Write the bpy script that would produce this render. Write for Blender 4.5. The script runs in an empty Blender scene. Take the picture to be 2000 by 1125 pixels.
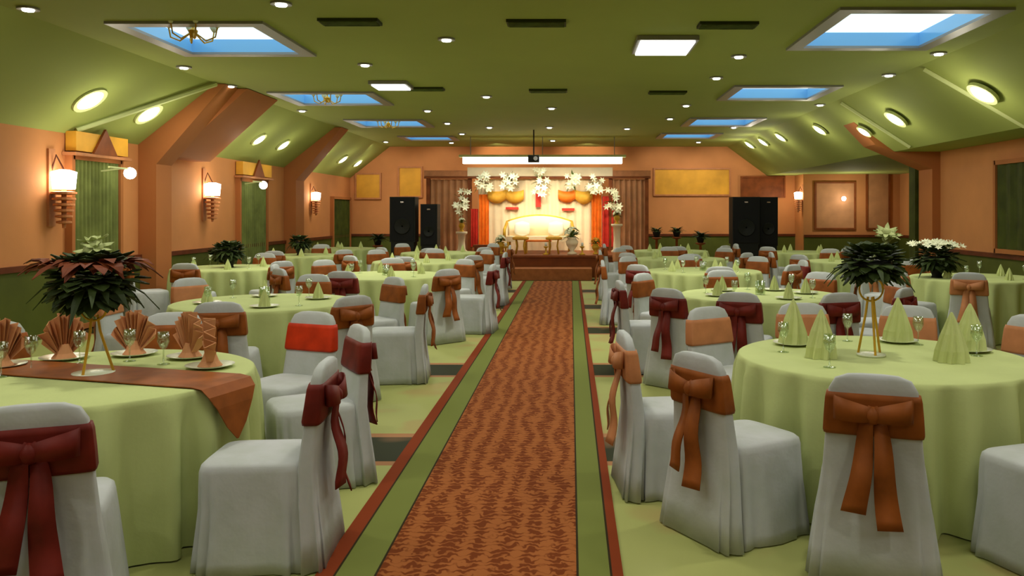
import bpy, math, random
from math import sin, cos, pi, sqrt, radians
from mathutils import Vector, Matrix
rnd = random.Random(7)
scn = bpy.context.scene
COL = scn.collection

# ------------------------------------------------------------------ materials
def lin(c):
    return tuple(((v/255)/12.92 if v/255 <= .04045 else ((v/255+.055)/1.055)**2.4) for v in c)

def mat(name, rgb, rough=.6, metal=0, emit=None, estr=0, noise=0, nscale=8, bump=0, bscale=60, sheen=0, rgb2=None):
    m = bpy.data.materials.new(name); m.use_nodes = True
    nt = m.node_tree; b = nt.nodes['Principled BSDF']
    b.inputs['Base Color'].default_value = (*rgb, 1)
    b.inputs['Roughness'].default_value = rough
    b.inputs['Metallic'].default_value = metal
    b.inputs['Specular IOR Level'].default_value = .5 if rough < .4 else .18
    if sheen: b.inputs['Sheen Weight'].default_value = sheen
    if emit:
        b.inputs['Emission Color'].default_value = (*emit, 1); b.inputs['Emission Strength'].default_value = estr
    if noise or bump or rgb2:
        tc = nt.nodes.new('ShaderNodeTexCoord')
        n = nt.nodes.new('ShaderNodeTexNoise'); n.inputs['Scale'].default_value = nscale; n.inputs['Detail'].default_value = 4
        nt.links.new(tc.outputs['Object'], n.inputs['Vector'])
        if noise or rgb2:
            r = nt.nodes.new('ShaderNodeValToRGB')
            r.color_ramp.elements[0].position = .3; r.color_ramp.elements[1].position = .7
            r.color_ramp.elements[0].color = (*[c*(1-noise) for c in rgb], 1)
            r.color_ramp.elements[1].color = (*(rgb2 or [min(1, c*(1+noise)) for c in rgb]), 1)
            nt.links.new(n.outputs['Fac'], r.inputs['Fac']); nt.links.new(r.outputs['Color'], b.inputs['Base Color'])
        if bump:
            n2 = nt.nodes.new('ShaderNodeTexNoise'); n2.inputs['Scale'].default_value = bscale
            nt.links.new(tc.outputs['Object'], n2.inputs['Vector'])
            bp = nt.nodes.new('ShaderNodeBump'); bp.inputs['Strength'].default_value = bump; bp.inputs['Distance'].default_value = .01
            nt.links.new(n2.outputs['Fac'], bp.inputs['Height']); nt.links.new(bp.outputs['Normal'], b.inputs['Normal'])
    return m

M = {}
M['ceiling'] = mat('ceiling_paint', (.335, .39, .105), .8, noise=.04, nscale=.7)
M['wall'] = mat('wall_paper', (.60, .25, .09), .75, noise=.10, nscale=1.1, bump=.1)
M['wainscot'] = mat('wainscot_panel', (.085, .10, .016), .6, noise=.15, nscale=2)
M['rail'] = mat('dark_rail_wood', (.12, .03, .012), .4, noise=.2, nscale=6)
M['pier'] = mat('pier_paint', (.42, .15, .045), .75, noise=.08, nscale=1)
M['cloth'] = mat('pale_green_cloth', (.49, .555, .225), .8, noise=.05, nscale=3, bump=.12, bscale=40)
M['cover'] = mat('white_chair_cloth', (.46, .49, .455), .75, noise=.05, nscale=5, bump=.2, bscale=25, rgb2=(.53, .545, .555))
M['copper'] = mat('copper_satin', (.27, .075, .013), .5, .1, noise=.25, nscale=9)
M['peach'] = mat('peach_lit_copper_satin', (.50, .20, .08), .5, 0, noise=.12, nscale=9)  # on sashes: copper satin with a lit tone put into the colour
M['copper_shade'] = mat('shaded_copper_satin', (.15, .016, .010), .5, .05, noise=.3, nscale=9)  # copper sash satin with the shade put into its colour
M['red'] = mat('red_satin', (.55, .035, .006), .5, 0, noise=.2, nscale=9)
M['trimw'] = mat('grey_metal_trim', (.30, .30, .29), .4, .3)
M['trimc'] = mat('cream_trim', (.62, .68, .32), .6)
M['bulb'] = mat('lit_lamp', (1, 1, .95), .5, emit=(1, .98, .86), estr=9)
M['glow'] = mat('lit_panel', (1, 1, 1), .5, emit=(1, 1, .94), estr=3.5)
M['sky'] = mat('skylight_panel', (.6, .8, 1), .4, emit=(.80, .97, 1), estr=1.15)
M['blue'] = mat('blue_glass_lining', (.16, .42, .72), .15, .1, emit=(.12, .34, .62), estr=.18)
M['dark'] = mat('dark_grille', (.035, .045, .006), .6)
M['black'] = mat('black_cabinet', (.014, .015, .012), .55)
M['grillcl'] = mat('speaker_cloth', (.012, .012, .012), .8, bump=.3, bscale=200)
M['chrome'] = mat('chrome', (.6, .6, .6), .2, 1)
M['curtain'] = mat('green_curtain', (.16, .19, .05), .7, noise=.25, nscale=4)
M['dcurtain'] = mat('dark_green_curtain', (.05, .062, .008), .7, noise=.3, nscale=4)
M['gold'] = mat('gold_paint', (.62, .36, .035), .45, .35, noise=.2, nscale=3)
M['goldmural'] = mat('gold_mural', (.72, .36, .04), .55, noise=.22, nscale=1.6)
M['brown'] = mat('brown_wood', (.22, .06, .015), .5, noise=.25, nscale=5)
M['stagewood'] = mat('stage_front_wood', (.17, .04, .006), .5, noise=.2, nscale=3)
M['stepcarpet'] = mat('step_carpet', (.32, .105, .03), .85, noise=.15, nscale=9)
M['cream'] = mat('cream_drape', (.86, .70, .46), .65, noise=.06, nscale=4)
M['yellow'] = mat('amber_drape', (.80, .42, .05), .55, noise=.15, nscale=6)
M['orange'] = mat('orange_drape', (.85, .20, .02), .5, noise=.15, nscale=6)
M['redd'] = mat('crimson_drape', (.62, .045, .03), .5, noise=.2, nscale=5)
M['lbrown'] = mat('light_brown_drape', (.50, .24, .11), .7, noise=.15, nscale=3)
M['petal'] = mat('white_petal', (.85, .86, .62), .6)
M['petalg'] = mat('pale_green_petal', (.46, .52, .22), .6)
M['leaf'] = mat('dark_leaf', (.035, .055, .012), .55, noise=.4, nscale=7)
M['leafr'] = mat('brown_red_leaf', (.16, .035, .01), .5, noise=.3, nscale=7)
M['leafm'] = mat('mid_leaf', (.10, .15, .03), .55, noise=.4, nscale=7)
M['napc'] = mat('cream_napkin', (.58, .64, .27), .7, noise=.05)
M['napp'] = mat('peach_napkin', (.62, .29, .13), .7, noise=.08)
M['china'] = mat('white_china', (.72, .76, .55), .2)
M['cushion'] = mat('white_cushion', (.72, .72, .62), .7)
g = M['glass'] = bpy.data.materials.new('clear_glass'); g.use_nodes = True
nt = g.node_tree; nt.nodes.clear()
o_ = nt.nodes.new('ShaderNodeOutputMaterial'); mx = nt.nodes.new('ShaderNodeMixShader'); tr = nt.nodes.new('ShaderNodeBsdfTransparent'); gl = nt.nodes.new('ShaderNodeBsdfGlossy')
gl.inputs['Roughness'].default_value = .08; mx.inputs[0].default_value = .22; tr.inputs[0].default_value = (.9, .95, .85, 1)
nt.links.new(tr.outputs[0], mx.inputs[1]); nt.links.new(gl.outputs[0], mx.inputs[2]); nt.links.new(mx.outputs[0], o_.inputs[0])

# floor: light tiles with dark cross bands
f = M['floor'] = bpy.data.materials.new('banded_floor'); f.use_nodes = True
nt = f.node_tree; N = nt.nodes; L = nt.links; b = N['Principled BSDF']
tc = N.new('ShaderNodeTexCoord'); sp = N.new('ShaderNodeSeparateXYZ'); L.new(tc.outputs['Object'], sp.inputs[0])
def math_(op, a, b2=None):
    n = N.new('ShaderNodeMath'); n.operation = op
    for i, v in enumerate((a, b2)):
        if v is None: continue
        if isinstance(v, (int, float)): n.inputs[i].default_value = v
        else: L.new(v, n.inputs[i])
    return n.outputs[0]
ph = math_('FRACT', math_('DIVIDE', math_('ADD', sp.outputs[1], 30-4.05), 2.85))
cr = N.new('ShaderNodeValToRGB'); cr.color_ramp.interpolation = 'CONSTANT'
el = cr.color_ramp.elements
DK = (.022, .026, .008, 1); LT = (.355, .375, .125, 1); BR = (.36, .17, .07, 1)
el[0].position = 0; el[0].color = DK
el[1].position = .2; el[1].color = BR
for p_, c_ in ((.235, LT), (.62, LT), (.965, BR)):
    e = el.new(p_); e.color = c_
L.new(ph, cr.inputs['Fac'])
no = N.new('ShaderNodeTexNoise'); no.inputs['Scale'].default_value = 1.3; L.new(tc.outputs['Object'], no.inputs['Vector'])
mr = N.new('ShaderNodeMix'); mr.data_type = 'RGBA'; mr.blend_type = 'MIX'
rp = N.new('ShaderNodeValToRGB'); rp.color_ramp.elements[0].position = .56; rp.color_ramp.elements[1].position = .66
L.new(no.outputs['Fac'], rp.inputs['Fac']); 
fac = math_('MULTIPLY', rp.outputs['Color'], .35)
L.new(fac, mr.inputs['Factor']); L.new(cr.outputs['Color'], mr.inputs['A']); mr.inputs['B'].default_value = (.40, .20, .09, 1)
L.new(mr.outputs['Result'], b.inputs['Base Color']); b.inputs['Roughness'].default_value = .6; b.inputs['Specular IOR Level'].default_value = .06

# runner: brown scroll pattern, green side bands with dark lines, dark red hems
f = M['runner'] = bpy.data.materials.new('patterned_runner'); f.use_nodes = True
nt = f.node_tree; N = nt.nodes; L = nt.links; b = N['Principled BSDF']
tc = N.new('ShaderNodeTexCoord'); sp = N.new('ShaderNodeSeparateXYZ'); L.new(tc.outputs['Object'], sp.inputs[0])
u = math_('DIVIDE', math_('ADD', sp.outputs[0], .675), 1.35)
cr = N.new('ShaderNodeValToRGB'); cr.color_ramp.interpolation = 'CONSTANT'; el = cr.color_ramp.elements
HEM = (.20, .035, .008, 1); LN = (.03, .02, .006, 1); GR = (.155, .18, .04, 1); MID = (1, 1, 1, 1)
el[0].position = 0; el[0].color = HEM; el[1].position = .058; el[1].color = LN
for p_, c_ in ((.066, GR), (.188, LN), (.196, MID), (.846, LN), (.854, GR), (.954, LN), (.961, HEM)):
    e = el.new(p_); e.color = c_
L.new(u, cr.inputs['Fac'])
cm = N.new('ShaderNodeValToRGB'); cm.color_ramp.interpolation = 'CONSTANT'; el = cm.color_ramp.elements
el[0].position = 0; el[0].color = (0, 0, 0, 1); el[1].position = .196; el[1].color = (1, 1, 1, 1); e = el.new(.846); e.color = (0, 0, 0, 1)
L.new(u, cm.inputs['Fac'])
mp = N.new('ShaderNodeMapping'); mp.inputs['Scale'].default_value = (1.6, 1, 1); L.new(tc.outputs['Object'], mp.inputs[0])
w1 = N.new('ShaderNodeTexWave'); w1.bands_direction = 'X'; w1.inputs['Scale'].default_value = 1.55; w1.inputs['Distortion'].default_value = 6; w1.inputs['Detail'].default_value = 2; w1.inputs['Detail Scale'].default_value = 1.6
w2 = N.new('ShaderNodeTexWave'); w2.bands_direction = 'Y'; w2.inputs['Scale'].default_value = 5.5; w2.inputs['Distortion'].default_value = 9; w2.inputs['Detail'].default_value = 2; w2.inputs['Detail Scale'].default_value = 2.2
L.new(mp.outputs[0], w1.inputs[0]); L.new(mp.outputs[0], w2.inputs[0])
pw = math_('ADD', math_('MULTIPLY', w1.outputs['Fac'], .48), math_('MULTIPLY', w2.outputs['Fac'], .52))
pc = N.new('ShaderNodeValToRGB'); el = pc.color_ramp.elements
el[0].position = .36; el[0].color = (.15, .032, .005, 1); el[1].position = .56; el[1].color = (.31, .098, .024, 1)
L.new(pw, pc.inputs['Fac'])
mx = N.new('ShaderNodeMix'); mx.data_type = 'RGBA'
L.new(cm.outputs['Color'], mx.inputs['Factor']); L.new(cr.outputs['Color'], mx.inputs['A']); L.new(pc.outputs['Color'], mx.inputs['B'])
L.new(mx.outputs['Result'], b.inputs['Base Color']); b.inputs['Roughness'].default_value = .9; b.inputs['Specular IOR Level'].default_value = .1

# ------------------------------------------------------------------ mesh helpers
class MB:
    def __init__(s): s.v = []; s.f = []
    def add(s, vs, fs):
        o = len(s.v); s.v += [tuple(v) for v in vs]; s.f += [tuple(i+o for i in q) for q in fs]; return s
    def box(s, cx, cy, cz, sx, sy, sz, rz=0):
        c, q = cos(rz), sin(rz); vs = []
        for z in (-1, 1):
            for y in (-1, 1):
                for x in (-1, 1):
                    X, Y = x*sx/2, y*sy/2
                    vs.append((cx+X*c-Y*q, cy+X*q+Y*c, cz+z*sz/2))
        return s.add(vs, [(0, 2, 3, 1), (4, 5, 7, 6), (0, 1, 5, 4), (2, 6, 7, 3), (0, 4, 6, 2), (1, 3, 7, 5)])
    def bbox(s, x0, x1, y0, y1, z0, z1):
        return s.box((x0+x1)/2, (y0+y1)/2, (z0+z1)/2, x1-x0, y1-y0, z1-z0)
    def rings(s, rs, cap0=True, cap1=True):
        n = len(rs[0]); vs = [p for r in rs for p in r]; fs = []
        for i in range(len(rs)-1):
            for j in range(n):
                k = (j+1) % n
                fs.append((i*n+j, i*n+k, (i+1)*n+k, (i+1)*n+j))
        if cap0: fs.append(tuple(range(n-1, -1, -1)))
        if cap1: fs.append(tuple((len(rs)-1)*n+j for j in range(n)))
        return s.add(vs, fs)
    def lathe(s, prof, n=24, cx=0, cy=0, cz=0):
        return s.rings([[(cx+r*cos(2*pi*j/n), cy+r*sin(2*pi*j/n), cz+z) for j in range(n)] for r, z in prof])
    def tube(s, pts, r, n=8):
        pts = [Vector(p) for p in pts]; rs = []
        for i, p in enumerate(pts):
            t = (pts[min(i+1, len(pts)-1)]-pts[max(i-1, 0)]).normalized()
            a = t.orthogonal().normalized() if i == 0 else (a - t*a.dot(t)).normalized()
            bb = t.cross(a); rr = r[i] if isinstance(r, (list, tuple)) else r
            rs.append([tuple(p+(a*cos(2*pi*j/n)+bb*sin(2*pi*j/n))*rr) for j in range(n)])
        return s.rings(rs)
    def ribbon(s, pts, wdir, widths, th=.008):
        pts = [Vector(p) for p in pts]; wd = Vector(wdir).normalized(); rs = []
        for i, p in enumerate(pts):
            t = (pts[min(i+1, len(pts)-1)]-pts[max(i-1, 0)]).normalized()
            w = widths[i] if isinstance(widths, (list, tuple)) else widths
            nn = t.cross(wd).normalized()*th/2
            a = p-wd*w/2; c = p+wd*w/2
            rs.append([tuple(a-nn), tuple(c-nn), tuple(c+nn), tuple(a+nn)])
        return s.rings(rs)
    def prism_y(s, poly, y0, y1):      # polygon in XZ extruded along Y
        n = len(poly)
        return s.add([(x, y0, z) for x, z in poly]+[(x, y1, z) for x, z in poly],
                     [tuple(range(n)), tuple(range(2*n-1, n-1, -1))]+[(i, i+n, (i+1) % n+n, (i+1) % n) for i in range(n)])
    def leaf(s, p, d, ln, w, up=(0, 0, 1), th=.004, droop=.3):
        p = Vector(p); d = Vector(d).normalized(); side = d.cross(Vector(up))
        if side.length < .1: side = d.cross(Vector((1, 0, 0)))
        side.normalize(); nn = side.cross(d).normalized()
        dr = Vector((0, 0, -1))
        pts = [p, p+d*ln*.3+nn*ln*.05, p+d*ln*.65+dr*ln*droop*.3, p+d*ln+dr*ln*droop]
        ws = [w*.15, w, w*.8, w*.06]; rs = []
        for q, ww in zip(pts, ws):
            rs.append([tuple(q-side*ww/2), tuple(q-nn*ww*.12-nn*th), tuple(q+side*ww/2), tuple(q+nn*th-nn*ww*.08)])
        return s.rings(rs)
    def ball(s, c, r, n=10, sz=1):
        return s.lathe([(max(.0008, r*sin(pi*i/6)), -r*sz*cos(pi*i/6)) for i in range(7)], n, *c)
    def flower(s, c, d, r, petals=6):
        c = Vector(c); d = Vector(d).normalized(); a = d.orthogonal().normalized(); b2 = d.cross(a)
        for k in range(petals):
            t = 2*pi*k/petals+.2
            dd = (a*cos(t)+b2*sin(t))+d*.35
            s.leaf(c, dd, r, r*.42, up=d, th=.003, droop=.0)
        return s
    def build(s, name, m, parent=None, smooth=False):
        me = bpy.data.meshes.new(name); me.from_pydata(s.v, [], s.f); me.materials.append(m)
        if smooth: me.polygons.foreach_set('use_smooth', [True]*len(me.polygons))
        me.update(); o = bpy.data.objects.new(name, me); COL.objects.link(o)
        if parent: o.parent = parent
        return o

def tag(o, label, cat, group=None):
    o['label'] = label; o['category'] = cat
    if group: o['group'] = group
    return o
def thing(name, label, cat, loc=(0, 0, 0), rz=0, group=None):
    o = bpy.data.objects.new(name, None); COL.objects.link(o); o.empty_display_size = .1
    o.location = loc; o.rotation_euler = (0, 0, rz)
    return tag(o, label, cat, group)
def struct(name, mb, m, parent=None):
    o = mb.build(name, m, parent)
    o['kind'] = 'structure'
    return o
def dup(root, loc, rz, label, group=None, mats=None):
    r = root.copy(); COL.objects.link(r); r.location = loc; r.rotation_euler = (0, 0, rz); r['label'] = label
    if group: r['group'] = group
    for ch in root.children:
        c = ch.copy(); COL.objects.link(c); c.parent = r
        if mats and c.name.split('.')[0] in mats: c.material_slots[0].link = 'OBJECT'; c.material_slots[0].material = mats[c.name.split('.')[0]]
        for gch in ch.children:
            d = gch.copy(); COL.objects.link(d); d.parent = c
            if mats and d.name.split('.')[0] in mats: d.material_slots[0].link = 'OBJECT'; d.material_slots[0].material = mats[d.name.split('.')[0]]
    return r

# ------------------------------------------------------------------ room shell
XL, XR, YB, Y0, H = -6.7, 6.8, 25.5, -5.0, 3.6
struct('floor', MB().bbox(XL-.2, 9.8, Y0, YB, -.1, 0), M['floor'])
# coffers: (x0,x1,y0,y1)
COFF = [(-4.75, -3.35, 8.9, 10.5), (-4.9, -3.4, 14.0, 15.4), (-4.75, -3.3, 18.1, 19.4), (-4.4, -3.2, 22.0, 23.0),
        (2.75, 4.2, 8.3, 10.1), (2.7, 4.15, 13.3, 14.7), (2.65, 4.0, 17.8, 19.2), (2.4, 3.7, 21.2, 22.4)]
SXL, SXR = -5.5, 4.75          # inner edges of the sloping sides
def ceiling():
    mb = MB()
    xs = sorted({SXL-.05, SXR+.05, *[c[0] for c in COFF], *[c[1] for c in COFF]})
    ys = sorted({Y0, YB, *[c[2] for c in COFF], *[c[3] for c in COFF]})
    for i in range(len(xs)-1):
        for j in range(len(ys)-1):
            cx, cy = (xs[i]+xs[i+1])/2, (ys[j]+ys[j+1])/2
            if any(a < cx < b2 and c < cy < d for a, b2, c, d in COFF): continue
            mb.bbox(xs[i], xs[i+1], ys[j], ys[j+1], H, H+.06)
    mb.prism_y([(SXL, H), (XL, 2.65), (XL-.1, 2.65), (XL-.1, H+.06), (SXL, H+.06)], Y0, YB)
    mb.prism_y([(SXR, H), (SXR, H+.06), (9.6, H+.06), (9.6, 2.72), (5.95, 2.72)], Y0, YB)
    struct('ceiling', mb, M['ceiling'])
ceiling()
words = ['first', 'second', 'third', 'fourth', 'fifth', 'sixth', 'seventh', 'eighth']
for i, (a, b2, c, d) in enumerate(COFF):
    side = 'left' if i < 4 else 'right'; k = i % 4
    t = thing('skylight', f'{words[k]} blue-white lit ceiling coffer from the front, {side} of the runner', 'skylight', ((a+b2)/2, (c+d)/2, H), 0, 'lit coffers in the ceiling')
    w, dd = (b2-a)/2, (d-c)/2
    fr = MB()
    for sx in (-1, 1):
        fr.box(sx*(w+.05), 0, -.015, .16, 2*dd+.26, .03); fr.box(0, sx*(dd+.05), -.015, 2*w-.06, .16, .03)
    fr.build('rim', M['trimw'], t)
    ln = MB(); hh = .16
    for sx in (-1, 1):
        ln.box(sx*(w-.01), 0, hh/2, .02, 2*dd, hh); ln.box(0, sx*(dd-.01), hh/2, 2*w-.04, .02, hh)
    ln.build('lining', M['blue'], t)
    MB().box(0, 0, hh+.02, 2*w, 2*dd, .03).build('light_panel', M['sky'], t)

def wall_seg(name, mb_list):
    pass
# left wall with dado
WZ = 3.66
def side_wall(name, x, y0, y1, inward):
    struct(name, MB().bbox(min(x, x-inward*.15), max(x, x-inward*.15), y0, y1, 0, WZ), M['wall'])
    w = MB().bbox(min(x, x+inward*.03), max(x, x+inward*.03), y0, y1, 0, .88)
    struct('trim_%d' % tn(), w, M['wainscot'])
    struct('trim_%d' % tn(), MB().bbox(min(x, x+inward*.06), max(x, x+inward*.06), y0, y1, .88, .95), M['rail'])
_t = [0]
def tn(): _t[0] += 1; return _t[0]
side_wall('wall_left', XL, Y0, YB, 1)
side_wall('wall_right', XR, Y0, 16.5, -1)
side_wall('wall_recess', 9.6, 16.5, 24.5, -1)
struct('wall_recess_near', MB().bbox(XR, 9.7, 16.4, 16.5, 0, WZ), M['wall'])
struct('wall_recess_far', MB().bbox(XR-.02, 9.7, 24.5, 24.66, 0, WZ), M['wall'])
struct('trim_%d' % tn(), MB().bbox(XR, 9.57, 24.47, 24.5, 0, .88), M['wainscot'])
struct('trim_%d' % tn(), MB().bbox(XR, 9.57, 24.44, 24.5, .88, .95), M['rail'])
struct('wall_far_right', MB().bbox(XR, XR+.1, 24.66, YB, 0, WZ), M['wall'])
struct('wall_back', MB().bbox(XL-.1, 9.7, YB, YB+.15, 0, WZ), M['wall'])
struct('trim_%d' % tn(), MB().bbox(XL, XR, YB-.03, YB, 0, .88), M['wainscot'])
struct('trim_%d' % tn(), MB().bbox(XL, XR, YB-.06, YB, .88, .95), M['rail'])
struct('wall_front', MB().bbox(XL-.1, 9.7, Y0-.15, Y0, 0, WZ), M['wall'])
# piers with haunches carrying the sloping sides
struct('ceiling_haunch', MB().prism_y([(XL, 2.5), (-6.4, 2.5), (-5.2, H-.01), (XL, H-.01)], 13.5, 14.9), M['pier'])
for k, (y, th) in enumerate([(13.0, .5), (19.6, .6)]):
    struct('pillar_left_%d' % (k+1), MB().prism_y([(XL, 0), (XL+.28, 0), (XL+.28, 2.35), (-5.35, H-.01), (XL, H-.01)], y, y+th), M['pier'])
for k, (y, th) in enumerate([(15.45, .6)]):
    struct('pillar_right_%d' % (k+1), MB().prism_y([(XR, 0), (XR-.15, 0), (XR-.15, 2.4), (5.6, 2.85), (4.9, H-.01), (XR, H-.01)], y, y+th), M['pier'])
struct('trim_%d' % tn(), MB().bbox(6.60, 6.8, 16.1, 16.39, 0, 2.62), M['dcurtain'])
# lit cream ribs running across the sloping sides
def rib(p, q):
    mb = MB(); mb.tube([p, q], .035, 6); struct('trim_%d' % tn(), mb, M['trimc'])
rib((-6.6, 11.2, 2.70), (-5.45, 12.9, 3.57)); rib((5.95, 11.0, 2.73), (4.8, 11.4, 3.55)); rib((5.9, 14.6, 2.74), (4.8, 14.9, 3.55))

# windows / curtained openings in the left wall, dark window on the right wall
def curtained(nm, x, y0, y1, z0, z1, inward, m, cur, label):
    fr = MB(); t = .07; xx = x+inward*.05
    for yy in (y0, y1): fr.box(xx, yy, (z0+z1)/2, .1, t, z1-z0)
    for zz in (z0+t/2, z1-t/2): fr.box(xx, (y0+y1)/2, zz, .1, y1-y0, t)
    struct(nm, fr, M['pier'])
    mb = MB(); n = 60; rs = []
    for z in (z0+t, z1-t):
        a = [(x+inward*(.06+.02*sin(i*1.3)), y0+.05+(y1-y0-.1)*i/n, z) for i in range(n+1)]
        c = [(x+inward*.02, y0+.05+(y1-y0-.1)*i/n, z) for i in range(n, -1, -1)]
        rs.append(a+c)
    mb.rings(rs); o = mb.build('curtain', cur); tag(o, label, 'curtain')
curtained('window_1', XL, 11.15, 12.35, .02, 2.38, 1, None, M['curtain'], 'long green curtain in the nearer opening of the left wall, below a gold valance')
curtained('window_2', XL, 16.8, 18.3, .02, 2.30, 1, None, M['curtain'], 'long green curtain in the second opening along the left wall')
curtained('window_3', XL, 23.4, 25.2, .02, 2.05, 1, None, M['dcurtain'], 'dark curtain at the far left corner of the hall')
curtained('window_4', XR, 9.2, 13.3, .96, 2.42, -1, None, M['dcurtain'], 'dark green curtain in the window of the right wall')
# gold valances with a peaked brown middle
def valance(y0, y1, z, label):
    t = thing('valance', label, 'valance', (XL, (y0+y1)/2, z), 0)
    w = (y1-y0)/2
    MB().bbox(.02, .16, -w, w, 0, .26).build('gold_board', M['goldmural'], t)
    c = MB(); c.add([(.165, -.3, -.02), (.165, .3, -.02), (.165, 0, .34), (.2, -.3, -.02), (.2, .3, -.02), (.2, 0, .34)], [(0, 1, 2), (5, 4, 3), (0, 3, 4, 1), (1, 4, 5, 2), (2, 5, 3, 0)])
    c.build('peak', M['brown'], t)
    MB().bbox(.01, .19, -w-.06, w+.06, -.06, -.02).build('cornice_rail', M['peach'], t)
valance(11.1, 12.4, 2.42, 'gold valance with a brown peak over the nearer left opening')
valance(16.75, 18.35, 2.36, 'gold and brown valance over the second left opening')

# picture lamps / sconces
def lamp_light(name, loc, power, size=.1, color=(1, .93, .75)):
    l = bpy.data.lights.new(name, 'POINT'); l.energy = power; l.shadow_soft_size = size; l.color = color
    o = bpy.data.objects.new(name, l); COL.objects.link(o); o.location = loc; return o
def sconce(y, label, x=XL, inward=1, s=1.0, p=4.5, zc=2.02):
    t = thing('wall_sconce', label, 'wall lamp', (x, y, 0), 0 if inward > 0 else pi, 'sconces on the side walls')
    MB().bbox(0, .03, -.07*s, .07*s, zc-.6*s, zc+.4*s).build('backplate', M['peach'], t)
    MB().lathe([(.05*s, -.12*s), (.13*s, -.12*s), (.15*s, .1*s), (.06*s, .13*s)], 16, .18*s, 0, zc).build('lamp_shade', M['bulb'], t, True)
    tiers = MB()
    for k in range(6):
        r = (.15-.012*k)*s; z = zc-(.17+.075*k)*s
        tiers.lathe([(r*.6, -.022*s), (r, -.012*s), (r, .012*s), (r*.6, .022*s)], 16, .18*s, 0, z)
    tiers.lathe([(.02, -.62*s), (.03, -.5*s), (.03, -.1*s)], 8, .18*s, 0, zc)
    tiers.build('tier', M['peach'], t)
    MB().tube([(.02, 0, zc+.12*s), (.08, 0, zc+.32*s), (.18*s, 0, zc+.13*s)], .012, 6).build('arm', M['rail'], t)
    lamp_light('sconce_light', (x+inward*.55, y, zc-.05), p, .12, (1, .85, .6))
sconce(10.8, 'bright tiered peach wall sconce nearest on the left wall')
sconce(15.3, 'tiered peach wall sconce between the two curtained openings, left wall', s=.95, p=9)
sconce(21.6, 'tiered peach wall sconce farthest along the left wall', s=.8, p=8)
sconce(24.58, 'bright wall sconce past the speakers at the right recess', x=XR, inward=-1, s=.8, p=14, zc=2.1)
def plamp(x, y, z, label, inward=1, s=1):
    t = thing('picture_lamp', label, 'lamp', (x, y, z), 0)
    MB().tube([(0, 0, 0), (inward*.3, 0, .04)], .012, 6).tube([(inward*.3, -.35*s, .04), (inward*.3, .3*s, .04)], .014, 6).build('arm', M['trimc'], t)
    MB().ball((inward*.3, .2*s, -.02), .085*s).build('bulb', M['bulb'], t, True)
plamp(XL+.1, 11.8, 2.18, 'white picture lamp in front of the nearer left curtain')
plamp(XL+.1, 17.0, 2.18, 'white picture lamp by the second left curtain')
tag(MB().ball((7.9, 24.3, 2.0), .07).build('globe_lamp', M['bulb'], None, True), 'tiny white globe lamp on the far wall of the right recess', 'lamp')
lamp_light('globe_light', (7.9, 23.6, 2.0), 26, .1)

# recess dark archway panels and gold murals on the back wall
def panel(nm, x0, x1, z0, z1, y, m, label, cat, fm=None):
    t = thing(nm, label, cat, ((x0+x1)/2, y, z0), 0)
    w = (x1-x0)/2; h = z1-z0
    MB().bbox(-w+.04, w-.04, -.03, -.005, .04, h-.04).build('picture_face', m, t)
    fr = MB()
    for s in (-1, 1): fr.bbox(min(s*w, s*(w-.05)), max(s*w, s*(w-.05)), -.06, 0, 0, h)
    fr.bbox(-w+.05, w-.05, -.06, 0, 0, .05).bbox(-w+.05, w-.05, -.06, 0, h-.05, h); fr.build('frame', fm or M['peach'], t)
panel('wall_mural', 2.5, 4.85, 2.1, 2.95, YB, M['goldmural'], 'wide gold mural on the back wall right of the stage', 'mural')
panel('wall_mural', -6.55, -5.75, 2.0, 2.8, YB, M['goldmural'], 'gold mural on the back wall in the left corner', 'mural')
panel('wall_mural', -5.25, -4.5, 2.05, 3.0, YB, M['goldmural'], 'narrow gold mural on the back wall above the left speaker', 'mural')
panel('wall_panel', 7.1, 8.3, 1.1, 2.5, 24.5, M['lbrown'], 'brown framed panel on the far wall of the right recess', 'panel', M['brown'])
panel('wall_panel', 8.6, 9.3, 1.1, 2.9, 24.5, M['lbrown'], 'narrow tall framed panel in the corner of the right recess', 'panel', M['brown'])
panel('wall_panel', 5.15, 6.5, 2.05, 2.7, YB, M['brown'], 'dark brown framed panel on the back wall above the right speakers', 'panel', M['brown'])

# ------------------------------------------------------------------ ceiling fittings
def area(name, loc, power, sx, sy, color=(1, .96, .85), rot=(0, 0, 0)):
    l = bpy.data.lights.new(name, 'AREA'); l.shape = 'RECTANGLE'; l.size = sx; l.size_y = sy; l.energy = power; l.color = color
    o = bpy.data.objects.new(name, l); COL.objects.link(o); o.location = loc; o.rotation_euler = rot
    return o
DL = [(-5.3, 8.2), (-5.3, 11.5), (-5.35, 13.2), (-5.25, 16.4), (-2.76, 8.0), (-2.77, 11.3), (-2.8, 16.4), (-2.75, 21.2),
      (-1.43, 9.65), (-1.45, 14.4), (-.37, 16.0), (2.14, 10.7), (2.15, 12.4), (2.14, 15.6), (3.8, 19.6), (4.6, 15.5), (4.6, 12.15), (4.6, 10.5),
      (1.33, 19.9), (-.5, 19.6), (-1.9, 19.6), (-2.75, 18.7), (2.1, 17.8), (-.5, 23.2),
      (-5.3, 4.6), (-2.75, 4.6), (-.4, 5.2), (2.14, 4.9), (4.65, 4.9), (-2.75, 1.2), (2.14, 1.2), (-5.2, 23.6), (3.6, 23.7), (-3.4, 23.9), (5.6, 23.2)]  # out-of-view near rows and back row, added to brighten tables and back wall
def side_of(x): return 'over the left tables' if x < -2 else ('over the runner' if x < 1 else 'over the right tables')
rows = {}
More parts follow.
